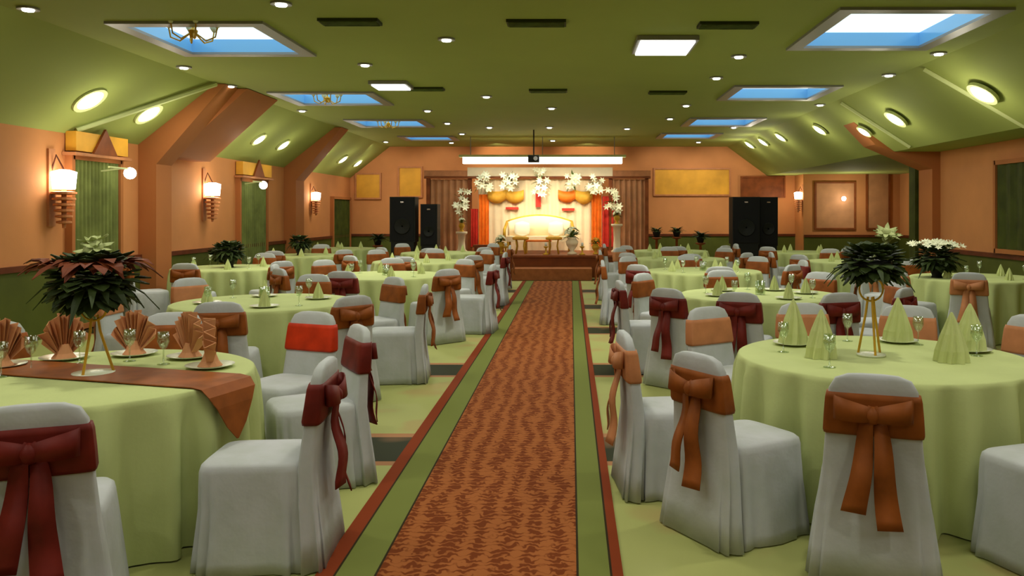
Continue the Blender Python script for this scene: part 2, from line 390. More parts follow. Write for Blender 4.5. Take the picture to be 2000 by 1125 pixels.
for i, (x, y) in enumerate(sorted(DL, key=lambda p: p[1])):
    s = 'left side' if x < -4 else ('left tables' if x < -2 else ('runner' if x < 1 else ('right tables' if x < 3 else 'right side')))
    k = rows.get(s, 0); rows[s] = k+1
    t = thing('downlight', f'small round white downlight, {words[k]} from the front above the {s}', 'downlight', (x, y, H), 0, 'round ceiling downlights')
    MB().lathe([(.055, .0), (.055, -.02), (.10, -.022), (.10, -.001)], 20).build('rim', M['trimw'], t)
    MB().lathe([(.05, -.035), (.056, -.022), (.056, -.004)], 16).build('bulb', M['bulb'], t)
    if i % 2 == 0 or y < 12 or y > 23:
        l = bpy.data.lights.new('downlight_beam', 'SPOT'); l.energy = 94 if y < 6 else (55 if y < 22 else 120); l.spot_size = radians(125); l.spot_blend = .9; l.shadow_soft_size = .12; l.color = (1, .97, .84)
        o = bpy.data.objects.new('downlight_beam', l); COL.objects.link(o); o.location = (x, y, H-.06)
SL = [(-6.19, 10.8, 3.05, 1.35), (-6.19, 12.3, 3.05, 1.3), (-6.2, 15.4, 3.04, 1), (-6.17, 16.6, 3.05, 1), (-6.17, 18.0, 3.05, 1), (-6.2, 21, 3.04, 1), (-6.17, 22.7, 3.04, 1), (-6.2, 24.4, 3.04, 1),
      (5.3, 10.8, 3.13, 1.25), (5.3, 13.7, 3.13, 1.2), (5.35, 15.3, 3.08, .9), (5.1, 17.2, 3.3, 1), (5.0, 20.0, 3.4, 1), (4.95, 21.6, 3.42, 1), (4.9, 23.0, 3.46, 1)]
for i, (x, y, z, s) in enumerate(SL):
    left = x < 0; k = i if left else i-8
    w7 = words
    t = thing('cove_lamp', f'bright oval cove lamp, {w7[k]} from the front in the {"left" if left else "right"} sloping ceiling', 'ceiling lamp', (x, y, z), 0, 'cove lamps in the sloping ceiling sides')
    ang = math.atan2(.95, 1.2) if left else -math.atan2(.88, 1.2)
    t.rotation_euler = (0, -ang, 0)
    MB().lathe([(.13*s, .03), (.13*s, -.02), (.17*s, -.025), (.17*s, .02)], 20).build('rim', M['trimc'], t)
    MB().lathe([(.02*s, -.05), (.10*s, -.04), (.13*s, -.015)], 20).build('bulb', M['bulb'], t)
    lamp_light('cove_light', (x+(.3 if left else -.3), y, z-.3), (6.5 if left else 11)*s, .1)
# square luminous panels
def sqlamp(x, y, w, d, label, p):
    t = thing('panel_lamp', label, 'ceiling lamp', (x, y, H), 0)
    MB().box(0, 0, -.03, w+.08, d+.08, .05).build('housing', M['trimw'], t)
    MB().box(0, 0, -.065, w, d, .02).build('diffuser', M['glow'], t)
    area('panel_beam', (x, y, H-.1), p, w, d)
sqlamp(1.1, 9.9, .62, .8, 'brilliant white square ceiling lamp right of the runner', 60)
sqlamp(-2.78, 13.0, .5, .5, 'bright white square ceiling lamp above the left tables', 60)
for (x, y) in [(-2.3, 8.75), (-.36, 8.8), (1.66, 8.9), (-2.35, 13.5), (-.37, 13.7), (1.6, 13.9)]:
    n_ = 'left of the runner' if x < -1 else ('above the runner' if x < 1 else 'right of the runner')
    t = thing('ceiling_vent', f'dark slatted ceiling vent {n_} in the {"front" if y < 10 else "second"} row', 'vent', (x, y, H), 0, 'ceiling vents')
    MB().box(0, 0, -.015, .62, .24, .03).build('backing', M['dark'], t)
    s_ = MB()
    for k in range(5): s_.box(0, -.09+k*.045, -.035, .58, .012, .012)
    s_.build('slat', M['leafm'], t)
# chandeliers under the left coffers
def chandelier(x, y, label, s=1):
    t = thing('chandelier', label, 'chandelier', (x, y, H), 0)
    MB().lathe([(.05, .3), (.02, .28), (.012, .2), (.012, -.02), (.05, -.05), (.03, -.13)], 12).build('stem', M['gold'], t)
    for k in range(6):
        a = 2*pi*k/6
        pts = [(r*cos(a), r*sin(a), z) for r, z in ((.03, -.08), (.14*s, -.16*s), (.24*s, -.12*s), (.26*s, -.02*s))]
        arm = MB().tube(pts, .009, 6).build('arm', M['gold'], t)
        MB().lathe([(.02, 0), (.045*s, .04*s), (.05*s, .1*s)], 10, .26*s*cos(a), .26*s*sin(a), -.02*s).build('lamp_shade', M['china'], arm, True)
chandelier(-4.05, 9.0, 'small gold chandelier below the front left coffer')
chandelier(-4.15, 14.3, 'small gold chandelier below the second left coffer', .9)
chandelier(-4.0, 18.4, 'small gold chandelier below the third left coffer', .9)

# ------------------------------------------------------------------ runner and stage
rn = MB().box(0, 0, .006, 1.35, 23.0, .012).build('aisle_runner', M['runner']); rn.location = (-.445, 8.0, 0)
tag(rn, 'long brown patterned carpet runner with green side bands down the aisle', 'carpet runner')

st = thing('stage', 'low brown wooden stage platform at the end of the aisle', 'stage', (-.85, 20.6, 0))
MB().bbox(-3.3, 3.0, 0, 4.6, 0, .50).build('platform', M['stagewood'], st)
MB().bbox(-3.32, 3.02, -.03, 4.6, .50, .55).build('deck', M['brown'], st)
sp_ = MB().bbox(-.95, .95, -.75, 0, 0, .27).build('step', M['stepcarpet']); sp_.location = (-.45, 20.56, 0)
tag(sp_, 'carpeted brown step in front of the stage', 'step')

# backdrop
bd = thing('stage_backdrop', 'tall brown-framed wedding backdrop with cream, amber and crimson drapes on the stage', 'backdrop', (-.85, 23.3, .55))
H2 = 2.05
def drape(x0, x1, z0, z1, y, m, nm, parent, amp=.035, folds=9):
    mb = MB(); n = max(16, int(folds*8)); rs = []
    for z, k in ((z0, 1.15), ((z0+z1)/2, 1), (z1, .8)):
        fr = [(x0+(x1-x0)*i/n, y-amp*k*(1+sin(2*pi*folds*i/n)), z) for i in range(n+1)]
        bk = [(x0+(x1-x0)*i/n, y+.02, z) for i in range(n, -1, -1)]
        rs.append(fr+bk)
    mb.rings(rs); return mb.build(nm, m, parent, False)
for x in (-3.1, -1.95, 1.95, 2.95):
    MB().bbox(x-.05, x+.05, -.08, .04, 0, H2).build('post', M['brown'], bd)
MB().bbox(-3.2, 3.05, -.14, .04, H2, H2+.16).build('pelmet', M['peach'], bd)
MB().bbox(-2.0, 2.0, -.17, -.14, H2+.0, H2+.24).build('pelmet_board', M['cream'], bd)
MB().bbox(-3.2, 3.05, -.16, .04, H2-.06, H2-.005).build('rail', M['brown'], bd)
drape(-3.05, -2.0, 0, H2-.08, .0, M['lbrown'], 'wing_drape', bd, .04, 6)
drape(2.0, 2.9, 0, H2-.08, .0, M['lbrown'], 'wing_drape', bd, .04, 6)
drape(-1.72, 1.72, 0, H2-.08, .02, M['cream'], 'centre_drape', bd, .025, 16)
drape(-1.7, -1.42, .1, 1.55, -.06, M['orange'], 'orange_drape', bd, .03, 3)
drape(1.42, 1.7, .1, 1.65, -.06, M['orange'], 'orange_drape', bd, .03, 3)
drape(-1.92, -1.72, .1, 1.15, -.05, M['redd'], 'crimson_drape', bd, .03, 3)
drape(1.72, 2.1, .1, 1.5, -.05, M['redd'], 'crimson_drape', bd, .03, 3)
for x0, x1, m_, dp in ((-1.45, -.95, 'yellow', .12), (-.95, -.45, 'yellow', .12), (.5, .97, 'orange', .1), (.97, 1.45, 'yellow', .14)):   # swags
    mb = MB(); n = 20; rs = []
    for i in range(n+1):
        u_ = i/n; x = x0+(x1-x0)*u_; c_ = 4*u_*(1-u_)
        zt = 1.68-.05*c_; zb = 1.42-dp*c_
        rs.append([(x, -.10, zt), (x, -.16-.04*c_, (zt+zb)/2), (x, -.10, zb), (x, -.06, zb), (x, -.06, zt)])
    mb.rings(rs); mb.build('swag', M[m_], bd, True)
for x0, x1, z_ in ((-.95, -.6, 1.13), (.6, .95, 1.1), (-.12, .02, 1.2)):
    MB().bbox(x0, x1, -.11, -.05, z_, z_+(.07 if x0 < -.2 or x0 > .2 else .38)).build('red_sash', M['redd'], bd)

def garland(x, z, label, s=1, tall=False):
    t = thing('flower_garland', label, 'flowers', (x, 22.95, z), 0, 'white star flower garlands on the backdrop')
    r2 = random.Random(int(x*97)+5)
    fl = MB(); lf = MB()
    for k in range(13):
        p = (r2.uniform(-.2, .2)*s, r2.uniform(-.1, .05), r2.uniform(-.24, .24)*s*(1.5 if tall else 1))
        fl.flower(p, (r2.uniform(-.6, .6), -1, r2.uniform(-.5, .6)), r2.uniform(.09, .14)*s)
    for k in range(14):
        a = r2.uniform(0, 2*pi)
        lf.leaf((0, .06, 0), (cos(a), r2.uniform(-.2, .3), sin(a)*(1.4 if tall else 1)), r2.uniform(.2, .34)*s, .05, droop=.2)
    lf.build('leaf', M['leafm'], t); fl.build('blossom', M['petal'], t)
for k, (px, py, tall) in enumerate([(903, 392, 1), (943, 357, 0), (995, 350, 0), (1056, 355, 1), (1118, 350, 0), (1164, 357, 0), (1198, 395, 1)]):
    d = 22.95; nm = ['lowest on the left edge', 'left corner', 'second from the left corner', 'middle, hanging longest', 'right of the middle', 'right corner', 'lowest on the right edge'][k]
    garland((px-1115)/1640*d, 1.6-(py-415)/1640*d, f'white star flower garland on the backdrop, {nm}', 1, tall)

# settee and stage furniture (stage top z=.55)
se = thing('settee', 'cream settee with a gold frame in the middle of the stage', 'settee', (-.85, 22.4, .55))
MB().bbox(-.85, .85, -.32, .32, .28, .42).build('seat', M['cream'], se)
bk = MB(); n = 24; rs = []
for i in range(n+1):
    u_ = -1+2*i/n; z = .80+.16*(1-u_*u_)
    rs.append([(u_*.85, .24, .36), (u_*.85, .20, z), (u_*.85, .30, z), (u_*.85, .34, .36)])
bk.rings(rs); bk.build('backrest', M['cream'], se, True)
MB().tube([(-.87, .27, .8)]+[(u_*.85, .26, .81+.16*(1-u_*u_)) for u_ in [-.9+.2*i for i in range(10)]]+[(.87, .27, .8)], .03, 8).build('top_rail', M['gold'], se, True)
for s in (-1, 1):
    MB().tube([(s*.87, .28, .8), (s*.9, .0, .66), (s*.9, -.3, .6), (s*.9, -.32, .3)], .04, 8).build('armrest', M['gold'], se, True)
    for yy in (-.28, .28): MB().lathe([(.03, 0), (.022, .12), (.04, .28)], 10, s*.8, yy, 0).build('leg', M['gold'], se, True)
def cushion(x, label):
    mb = MB(); rs = []
    for i in range(9):
        v = -1+2*i/8; hw = .2*(1-abs(v)**4)**.5*1+.01; rs.append([(hw*sgn(cos(a))*abs(cos(a))**.5, .09*(1-v*v)**.5*sin(a), .2*v) for a in [2*pi*j/16 for j in range(16)]])
    mb.rings(rs); o = mb.build('cushion', M['cushion'], None, True); o.location = (x, 22.42, .55+.42+.2); o.rotation_euler = (-.12, 0, 0)
    tag(o, label, 'cushion', 'white cushions on the stage settee')
def sgn(v): return 1 if v >= 0 else -1
cushion(-1.3, 'white square cushion at the left end of the stage settee'); cushion(-.4, 'white square cushion at the right end of the stage settee')
def stool(x, y, label):
    t = thing('gold_stool', label, 'stool', (x, y, .55))
    MB().lathe([(.19, .36), (.21, .38), (.21, .42), (.12, .46)], 20).build('seat', M['yellow'], t, True)
    for k in range(4):
        a = pi/4+k*pi/2
        MB().tube([(.17*cos(a), .17*sin(a), .01), (.12*cos(a), .12*sin(a), .2), (.16*cos(a), .16*sin(a), .38)], .02, 8).build('leg', M['gold'], t, True)
stool(-1.27, 21.2, 'gold round stool at the left of the stage front'); stool(-.43, 21.2, 'gold round stool right of the middle of the stage front')
def urn(x, y, z, label, s=1, m='gold', fm='petal'):
    t = thing('flower_urn', label, 'flower urn', (x, y, z))
    MB().lathe([(.10*s, 0), (.11*s, .03*s), (.04*s, .08*s), (.12*s, .2*s), (.14*s, .28*s), (.09*s, .34*s), (.12*s, .37*s)], 18).build('urn', M[m], t, True)
    r2 = random.Random(int(x*31)+9); fl = MB(); lf = MB()
    for k in range(22):
        th = r2.uniform(0, 2*pi); ph_ = r2.uniform(.1, 1.5); d = Vector((sin(ph_)*cos(th), sin(ph_)*sin(th), cos(ph_)))
        fl.flower(Vector((0, 0, .42*s))+d*.15*s, d, .075*s)
        lf.leaf((0, 0, .38*s), d+Vector((0, 0, -.2)), .24*s, .06*s)
    lf.build('leaf', M['leafm'], t); fl.build('blossom', M[fm], t)
urn(-1.78, 21.3, .55, 'gold urn of white flowers at the stage front, left', .8)
urn(-.02+.05, 21.0, .55, 'large white bouquet in an urn at the stage front, right', 1.15, 'cream')
urn(.62, 21.1, .55, 'small gold urn of yellow flowers at the right of the stage front', .7, 'gold', 'yellow')
for x_, lb_ in ((-1.62, 'left end'), (-.62, 'middle'), (.28, 'right end')):
    t = thing('gold_candle_stand', f'short gold candle stand at the {lb_} of the stage front edge', 'candle stand', (x_, 20.85, .55))
    MB().lathe([(.07, 0), (.08, .02), (.02, .05), (.02, .16), (.06, .19), (.06, .21)], 14).build('stand', M['gold'], t, True)
    MB().lathe([(.03, .21), (.03, .30), (.002, .305)], 12).build('candle', M['cushion'], t, True)
ct = thing('coffee_table', 'low gold table in front of the settee on the stage', 'table', (-.85, 21.65, .55))
MB().bbox(-.35, .35, -.2, .2, .30, .34).build('table_top', M['orange'], ct)
for sx in (-1, 1):
    for sy in (-1, 1): MB().bbox(sx*.3-.02, sx*.3+.02, sy*.16-.02, sy*.16+.02, 0, .30).build('leg', M['gold'], ct)
def pedestal(x, y, h, label, flab, side):
    t = thing('pedestal', label, 'pedestal', (x, y, .55))
    MB().lathe([(.15, 0), (.15, .05), (.10, .09), (.085, .5*h), (.10, h-.08), (.15, h-.05), (.15, h)], 18).build('column_shaft', M['cream'], t, True)
    urn(x, y, .55+h+.002, flab, .6, 'gold')
pedestal(-2.85, 21.9, .55, 'cream pedestal left of the drapes on the stage', 'little flower urn on the left cream pedestal', 0)
pedestal(1.2, 21.9, .75, 'cream pedestal right of the drapes on the stage', 'little flower urn on the right cream pedestal', 0)
bn = thing('bench', 'low dark brown bench at the left of the stage', 'bench', (-2.1, 21.6, .55))
MB().bbox(-.4, .4, -.15, .15, .16, .22).build('seat', M['brown'], bn)
for s in (-1, 1): MB().bbox(s*.34-.03, s*.34+.03, -.13, .13, 0, .16).build('leg', M['brown'], bn)
# luminous bar above the stage and the projector
lb = thing('stage_light_bar', 'long brilliant white light bar hung above the stage backdrop', 'stage light', (-.75, 22.2, 2.86))
MB().bbox(-2.2, 2.2, -.12, .12, .20, .26).build('housing', M['trimc'], lb)
MB().bbox(-2.1, 2.1, -.10, .10, .03, .20).build('diffuser', M['glow'], lb)
for x in (-1.9, 0, 1.9): MB().bbox(x-.01, x+.01, -.01, .01, .26, .74).build('hanger', M['trimw'], lb)
pj = thing('projector', 'small black projector hanging from the ceiling in front of the light bar', 'projector', (-.88, 19.9, 2.79))
MB().bbox(-.13, .13, -.15, .15, 0, .16).build('body', M['black'], pj)
MB().lathe([(.045, 0), (.05, .05)], 14).build('lens', M['chrome'], pj).rotation_euler = (pi/2, 0, 0)
pj.children[-1].location = (.05, -.15, .08)
MB().bbox(-.015, .015, -.015, .015, .16, .77).build('mount', M['black'], pj)

# PA speakers
def speaker(x, y, w, h, z0, label, stand=False):
    t = thing('loudspeaker', label, 'loudspeaker', (x, y, 0), 0, 'black loudspeakers by the stage')
    if z0 > 0:
        MB().bbox(-w*.45, w*.45, -.22, .22, 0, z0).build('bass_cabinet', M['black'], t)
    MB().bbox(-w/2, w/2, -.22, .25, z0, h).build('cabinet', M['black'], t)
    MB().bbox(-w/2+.03, w/2-.03, -.245, -.22, z0+.03, h-.03).build('grille', M['grillcl'], t)
    c1 = MB().lathe([(.02, .0), (w*.3, .03), (w*.33, .0)], 20).build('cone', M['black'], t); c1.rotation_euler = (pi/2, 0, 0); c1.location = (0, -.245, z0+(h-z0)*.35)
    b_ = MB().bbox(-.04, .04, -.26, -.245, h-.14, h-.11).build('badge', M['chrome'], t)
    return t
speaker(-3.98, 20.05, .6, 1.97, .9, 'large black loudspeaker stack beside the left end of the stage')
speaker(-3.38, 20.2, .40, 1.80, .8, 'narrower black loudspeaker next to the left stack, at the stage corner')
speaker(4.15, 20.1, .64, 1.97, .85, 'large black loudspeaker stack right of the stage')
speaker(4.72, 20.3, .46, 1.97, .8, 'black loudspeaker to the right of the right stack')

def potted(x, y, h, label, s=1):
    t = thing('potted_plant', label, 'plant', (x, y, 0), 0, 'plants on stands by the back wall')
    MB().lathe([(.14, 0), (.15, .04), (.04, .08), (.035, h-.1), (.13, h-.06), (.13, h-.03)], 14).build('stand', M['brown'], t, True)
    MB().lathe([(.07, h-.03), (.11, h+.1), (.12, h+.12)], 14).build('pot', M['black'], t, True)
    r2 = random.Random(int(x*71)+3); lf = MB()
    for k in range(40):
        a = r2.uniform(0, 2*pi); lf.leaf((0, 0, h+.1), (cos(a), sin(a), r2.uniform(.1, 1.6)), r2.uniform(.16, .32)*s, .06*s)
    lf.build('leaf', M['leaf'], t)
potted(2.35, 23.0, .95, 'small dark plant on a stand just right of the stage')
potted(2.95, 23.4, .95, 'small dark plant on a stand, second right of the stage')
potted(3.35, 21.7, .85, 'dark bushy plant on a stand beside the right speaker stack', 1.2)
potted(-4.9, 21.3, .8, 'dark bushy plant on a stand beside the left speaker stack', 1.2)

# ------------------------------------------------------------------ chair
def rrect(hx, hy, n, z, cx=0, cy=0, amp=0, fold=14, ph_=0, p=.32):
    r = []
    for j in range(n):
        a = 2*pi*j/n
        c, s = cos(a), sin(a)
        k = 1+amp*(sin(fold*a+ph_)+.5*sin((fold*1.7//1)*a+1.3*ph_+z*3))
        r.append((cx+hx*k*sgn(c)*abs(c)**p*1.0, cy+hy*k*sgn(s)*abs(s)**p, z))
    return r
def make_chair(label):
    t = thing('banquet_chair', label, 'chair')
    mb = MB(); n = 72; rs = []
    for z, hx, hy, am in ((.006, .262, .252, .055), (.06, .257, .250, .052), (.16, .247, .244, .042), (.28, .237, .238, .028), (.38, .228, .234, .014), (.44, .222, .237, .003), (.468, .216, .23, 0), (.482, .2, .215, 0), (.488, .12, .13, 0)):
        rs.append(rrect(hx, hy, n, z, 0, -.02 if z < .3 else -.01, am, 13, 1.1))
    mb.rings(rs); mb.build('seat_cover', M['cover'], t, True)
    mb = MB(); rs = []
    for z, hw, ht, yc, am in ((.008, .262, .055, -.29, .07), (.15, .25, .05, -.28, .05), (.3, .236, .046, -.265, .028), (.45, .214, .042, -.255, .006), (.6, .200, .036, -.268, 0), (.75, .190, .032, -.285, 0), (.84, .181, .03, -.296, 0), (.885, .155, .026, -.302, 0), (.905, .105, .018, -.304, 0), (.91, .05, .008, -.304, 0)):
        rs.append(rrect(hw, ht, 64, z, 0, yc, am, 9, .4))
    mb.rings(rs); mb.build('back_cover', M['cover'], t, True)
    mb = MB(); rs = []
    for z, hw, ht, yc in ((.645, .203, .043, -.273), (.66, .207, .047, -.275), (.73, .203, .044, -.283), (.80, .197, .041, -.290), (.826, .191, .037, -.294)):
        rs.append(rrect(hw, ht, 48, z, 0, yc, .006, 17, .4))
    sash = mb.rings(rs).build('sash', M['copper'], t, True)
    yb = -.335
    MB().ball((0, yb-.01, .74), .036, 10, 1.1).build('knot', M['copper'], sash, True)
    for s in (-1, 1):
        lp = []
        for i in range(13):
            u_ = i/12*2*pi
            lp.append((s*(.075-.075*cos(u_))*1.05, yb-.012-.028*sin(u_), .745+.012*(1-cos(u_))))
        MB().ribbon(lp, (0, .12, 1), [.05+.05*sin(i/12*pi) for i in range(13)], .006).build('loop', M['copper'], sash, True)
        tl = []; wd = []
        for i in range(13):
            u_ = i/12
            tl.append((s*(.012+.06*u_**.7)+.008*sin(5*u_+s), yb-.012-.05*u_+.012*sin(9*u_+s), .73-.45*u_*(1 if s > 0 else .88))); wd.append(.045+.06*u_**.6)
        MB().ribbon(tl, (1, .25*s, 0), wd, .006).build('tail', M['copper'], sash, True)
    return t
proto = make_chair('x')
used = [False]
SM = {'c': 'copper', 'p': 'peach', 'b': 'copper_shade', 'r': 'red'}  # copper satin also comes in painted lit and shaded tones
SN = {'c': 'copper', 'p': 'peach', 'b': 'shaded-copper', 'r': 'red'}
def chair(x, y, rz, sm, label, group):
    mt = M[SM[sm]]; ms = {'sash': mt, 'knot': mt, 'loop': mt, 'tail': mt}
    dup(proto, (x, y, 0), rz, label, group, ms)

# ------------------------------------------------------------------ table
TT = .755
def make_table(label):
    t = thing('round_table', label, 'table')
    MB().lathe([(.81, .71), (.81, .742)], 40).build('tabletop', M['brown'], t)
    mb = MB(); n = 252; rs = []
    rs.append([(.3*cos(2*pi*j/n), .3*sin(2*pi*j/n), TT) for j in range(n)])
    for z, r, am in ((TT, .6, 0), (TT, .815, 0), (TT-.006, .828, 0), (TT-.03, .834, .005), (.66, .836, .022), (.5, .838, .034), (.3, .84, .042), (.12, .842, .046), (.008, .844, .048)):
        rs.append([((r+am*(sin(21*2*pi*j/n+.6*sin(3*2*pi*j/n))+.35*sin(34*2*pi*j/n)))*cos(2*pi*j/n), (r+am*(sin(21*2*pi*j/n+.6*sin(3*2*pi*j/n))+.35*sin(34*2*pi*j/n)))*sin(2*pi*j/n), z) for j in range(n)])
    rs = rs[::-1]; mb.rings(rs, cap0=False); mb.build('tablecloth', M['cloth'], t, True)
    return t
tproto = make_table('x')

# napkins, plates, goblets
def make_cone(m):
    mb = MB(); n = 32; rs = []
    for z, r in ((0, .062), (.05, .056), (.12, .038), (.18, .018), (.215, .004)):
        rs.append([(r*(1+.22*(j % 4 == 0)-.18*(j % 4 == 2))*cos(2*pi*j/n+z*2), r*(1+.22*(j % 4 == 0)-.18*(j % 4 == 2))*sin(2*pi*j/n+z*2), z) for j in range(n)])
    return mb.rings(rs).build('napkin', m)
def make_fan(m):
    mb = MB(); n = 24
    fr, bk = [], []
    for i in range(n+1):
        a = pi*(.08+.84*i/n); d = .022*(1 if i % 2 else -1)
        fr.append((.02*cos(a), d*.3, .0+.02*sin(a))); bk.append((.085*cos(a)*(1+.15*(i % 3)), d, .03+.17*sin(a)*(1-.12*(i % 4 == 0))))
    vs = []; 
    for p, q in zip(fr, bk): vs += [p, q, (q[0], q[1]+.006, q[2]), (p[0], p[1]+.006, p[2])]
    mb.rings([[vs[4*i+k] for k in range(4)] for i in range(n+1)])
    mb.lathe([(.05, 0), (.035, .02), (.02, .06)], 12)
    return mb.build('napkin', m)
nap_c = make_cone(M['napc']); nap_f = make_fan(M['napp'])
plate = MB().lathe([(.07, 0), (.075, .004), (.125, .016), (.127, .019), (.07, .008), (.001, .008)], 28).build('dinner_plate', M['china'], None, True)
gob = MB().lathe([(.034, 0), (.034, .003), (.005, .008), (.004, .08), (.02, .095), (.034, .13), (.031, .18), (.029, .18), (.031, .13), (.018, .1), (.001, .092)], 18).build('goblet', M['glass'], None, True)
def put(src, loc, rz, label, cat, group, sc=1):
    o = src.copy(); COL.objects.link(o); o.location = loc; o.rotation_euler = (0, 0, rz); o.scale = (sc, sc, sc); tag(o, label, cat, group); return o

def seatname(a, side):    # direction of a seat from its table, in words
    a %= 360
    toward = 0 if side < 0 else 180       # angle pointing to the aisle
    d8 = int(((a+22.5) % 360)//45)
    nm = {0: 'right', 1: 'far right', 2: 'far', 3: 'far left', 4: 'left', 5: 'near left', 6: 'near', 7: 'near right'}[d8]
    return nm
TABLES = [
 # name, x, y, side, radius scale of seats, chairs [(angle, sash, dist)], service
 ('front table left of the runner', -2.53, 4.37, -1, [(-22, 'b', 1.1, 26), (33, 'b', 1.16), (63, 'r', 1.36, 4), (98, 'c', 1.06), (140, 'c', 1.06), (-66, 'b', 1.12)], 'peach'),
 ('front table right of the runner', 1.83, 4.95, 1, [(215, 'c', 1.12), (248, 'c', 1.14), (288, 'c', 1.1), (182, 'p', 1.22), (125, 'p', 1.1), (93, 'p', 1.08), (62, 'p', 1.08), (28, 'p', 1.08)], 'cream'),
 ('second table left of the runner', -2.9, 7.95, -1, [(4, 'c', 1.2), (318, 'c', 1.05), (276, 'c', 1.08), (47, 'c', 1.06), (90, 'c', 1.06), (140, 'p', 1.1), (183, 'p', 1.06)], 'few'),
 ('second table right of the runner', 1.95, 8.65, 1, [(185, 'b', 1.15), (222, 'b', 1.1), (251, 'b', 1.1), (320, 'b', 1.1), (140, 'c', 1.08), (95, 'c', 1.08), (50, 'c', 1.08), (5, 'c', 1.08), (284, 'b', 1.1)], 'cream'),
 ('third table left of the runner', -2.5, 11.35, -1, [(355, 'b', 1.06), (312, 'c', 1.06), (262, 'b', 1.06), (50, 'c', 1.06), (98, 'c', 1.06), (140, 'c', 1.06), (185, 'c', 1.06), (220, 'c', 1.06)], 'few'),
 ('third table right of the runner', 1.92, 12.2, 1, [(182, 'c', 1.1), (225, 'b', 1.06), (270, 'c', 1.06), (315, 'c', 1.06), (135, 'c', 1.06), (90, 'c', 1.06), (45, 'c', 1.06), (0, 'b', 1.06)], 'cream'),
 ('fourth table left of the runner', -2.6, 14.6, -1, [(0, 'b', 1.06), (315, 'c', 1.06), (270, 'c', 1.06), (45, 'c', 1.06), (90, 'c', 1.06), (135, 'c', 1.06), (230, 'c', 1.06)], 'few'),
 ('fourth table right of the runner', 2.0, 15.5, 1, [(180, 'c', 1.06), (225, 'c', 1.06), (270, 'c', 1.06), (315, 'c', 1.06), (135, 'p', 1.06), (90, 'c', 1.06), (45, 'c', 1.06)], 'cream'),
 ('fifth table left of the runner', -2.75, 17.75, -1, [(0, 'c', 1.06), (315, 'c', 1.06), (270, 'c', 1.06), (45, 'c', 1.06), (135, 'c', 1.06), (225, 'c', 1.06)], 'few'),
 ('fifth table right of the runner', 2.2, 18.6, 1, [(180, 'c', 1.06), (225, 'c', 1.06), (270, 'c', 1.06), (315, 'c', 1.06), (0, 'c', 1.06)], 'few'),
 ('first table along the left wall', -5.25, 12.9, -1, [(270, 'c', 1.06), (320, 'c', 1.06), (90, 'c', 1.06), (225, 'c', 1.06)], 'few'),
 ('second table along the left wall', -5.35, 16.6, -1, [(270, 'c', 1.06), (320, 'c', 1.06), (90, 'c', 1.06)], 'few'),
 ('third table along the left wall', -5.45, 19.8, -1, [(270, 'c', 1.06)], 'few'),
 ('first table along the right wall', 5.3, 10.95, 1, [(205, 'p', 1.12), (240, 'p', 1.1), (100, 'c', 1.06), (150, 'c', 1.06)], 'few'),
 ('second table along the right wall', 4.95, 14.6, 1, [(215, 'c', 1.06), (260, 'p', 1.06), (180, 'c', 1.06), (90, 'c', 1.06)], 'few'),
 ('third table along the right wall', 5.0, 18.0, 1, [(225, 'c', 1.06), (180, 'c', 1.06), (290, 'c', 1.06)], 'few'),
]
names = set()
def uniq(lb, alts):
    if lb not in names: names.add(lb); return lb
    for a in alts:
        l2 = lb+a
        if l2 not in names: names.add(l2); return l2
    return lb
for ti, (tn_, x, y, side, chs, svc) in enumerate(TABLES):
    tb = dup(tproto, (x, y, 0), rnd.uniform(0, 6), f'round banquet table under a pale green cloth, {tn_}', 'round banquet tables')
    r2 = random.Random(ti*13+1); seen = {}
    for a, sm, dist, *ex in chs:
        dist = max(dist, 1.16); turn = radians(ex[0]) if ex else r2.uniform(-.08, .08)
        ar = radians(a); sn = seatname(a, side)
        if sn in seen:
            sn = {'far': 'far middle', 'near': 'near middle', 'left': 'middle left', 'right': 'middle right', 'near left': 'nearest left', 'near right': 'nearest right', 'far left': 'farthest left', 'far right': 'farthest right'}[sn]
        seen[sn] = 1
        chair(x+dist*cos(ar), y+dist*sin(ar), ar+pi/2+turn, sm, f'white-covered chair with {SN[sm]} sash, {sn} side of the {tn_}', 'covered banquet chairs')
    ns = 8
    if svc == 'peach':
        sp_l = [(95, 'f', .6), (58, 'f', .6), (20, 'f', .6), (130, 'f', .6), (160, 'f', .62)]
    elif svc == 'cream' and y < 6: sp_l = [(190, 'c', .38), (328, 'c', .38), (135, 'c', .58), (60, 'c', .6), (15, 'c', .62)]
    elif svc == 'cream': sp_l = [(a, 'c', .5) for a in (200, 290, 10, 60, 130)]
    else: sp_l = [(a, 'c', .5) for a in (30, 110, 200, 290)]
    for a, kd, rr in sp_l:
        ar = radians(a); sn = seatname(a, side)
        px, py = x+rr*cos(ar), y+rr*sin(ar)
        q = f'{sn} side of the {tn_}'
        k_ = ('n', ti, sn); 
        if k_ in seen: q = 'second on the '+q
        seen[k_] = 1
        if y < 9 and rr > .45:
            put(plate, (px, py, TT+.001), 0, f'white plate, {q}', 'plate', 'plates on the tables')
        zt = TT+(.011 if y < 9 and rr > .45 else .001)
        sc = 1.3 if y < 6 else .72
        put(nap_f if kd == 'f' else nap_c, (px, py, zt), ar+pi/2+r2.uniform(-.3, .3), f'{"peach fan-folded" if kd == "f" else "pale cone-folded"} napkin, {q}', 'napkin', 'folded napkins on the tables', sc)
        if y < 13:
            ar2 = ar+(.5 if kd == 'f' else .55); rg = .40 if kd == 'f' else .56; put(gob, (x+rg*cos(ar2), y+rg*sin(ar2), TT+.001), 0, f'clear goblet, {q}', 'glass', 'goblets on the tables')
for o in [proto, tproto, nap_c, nap_f, plate, gob]:
    for c in list(o.children_recursive): bpy.data.objects.remove(c)
    bpy.data.objects.remove(o)

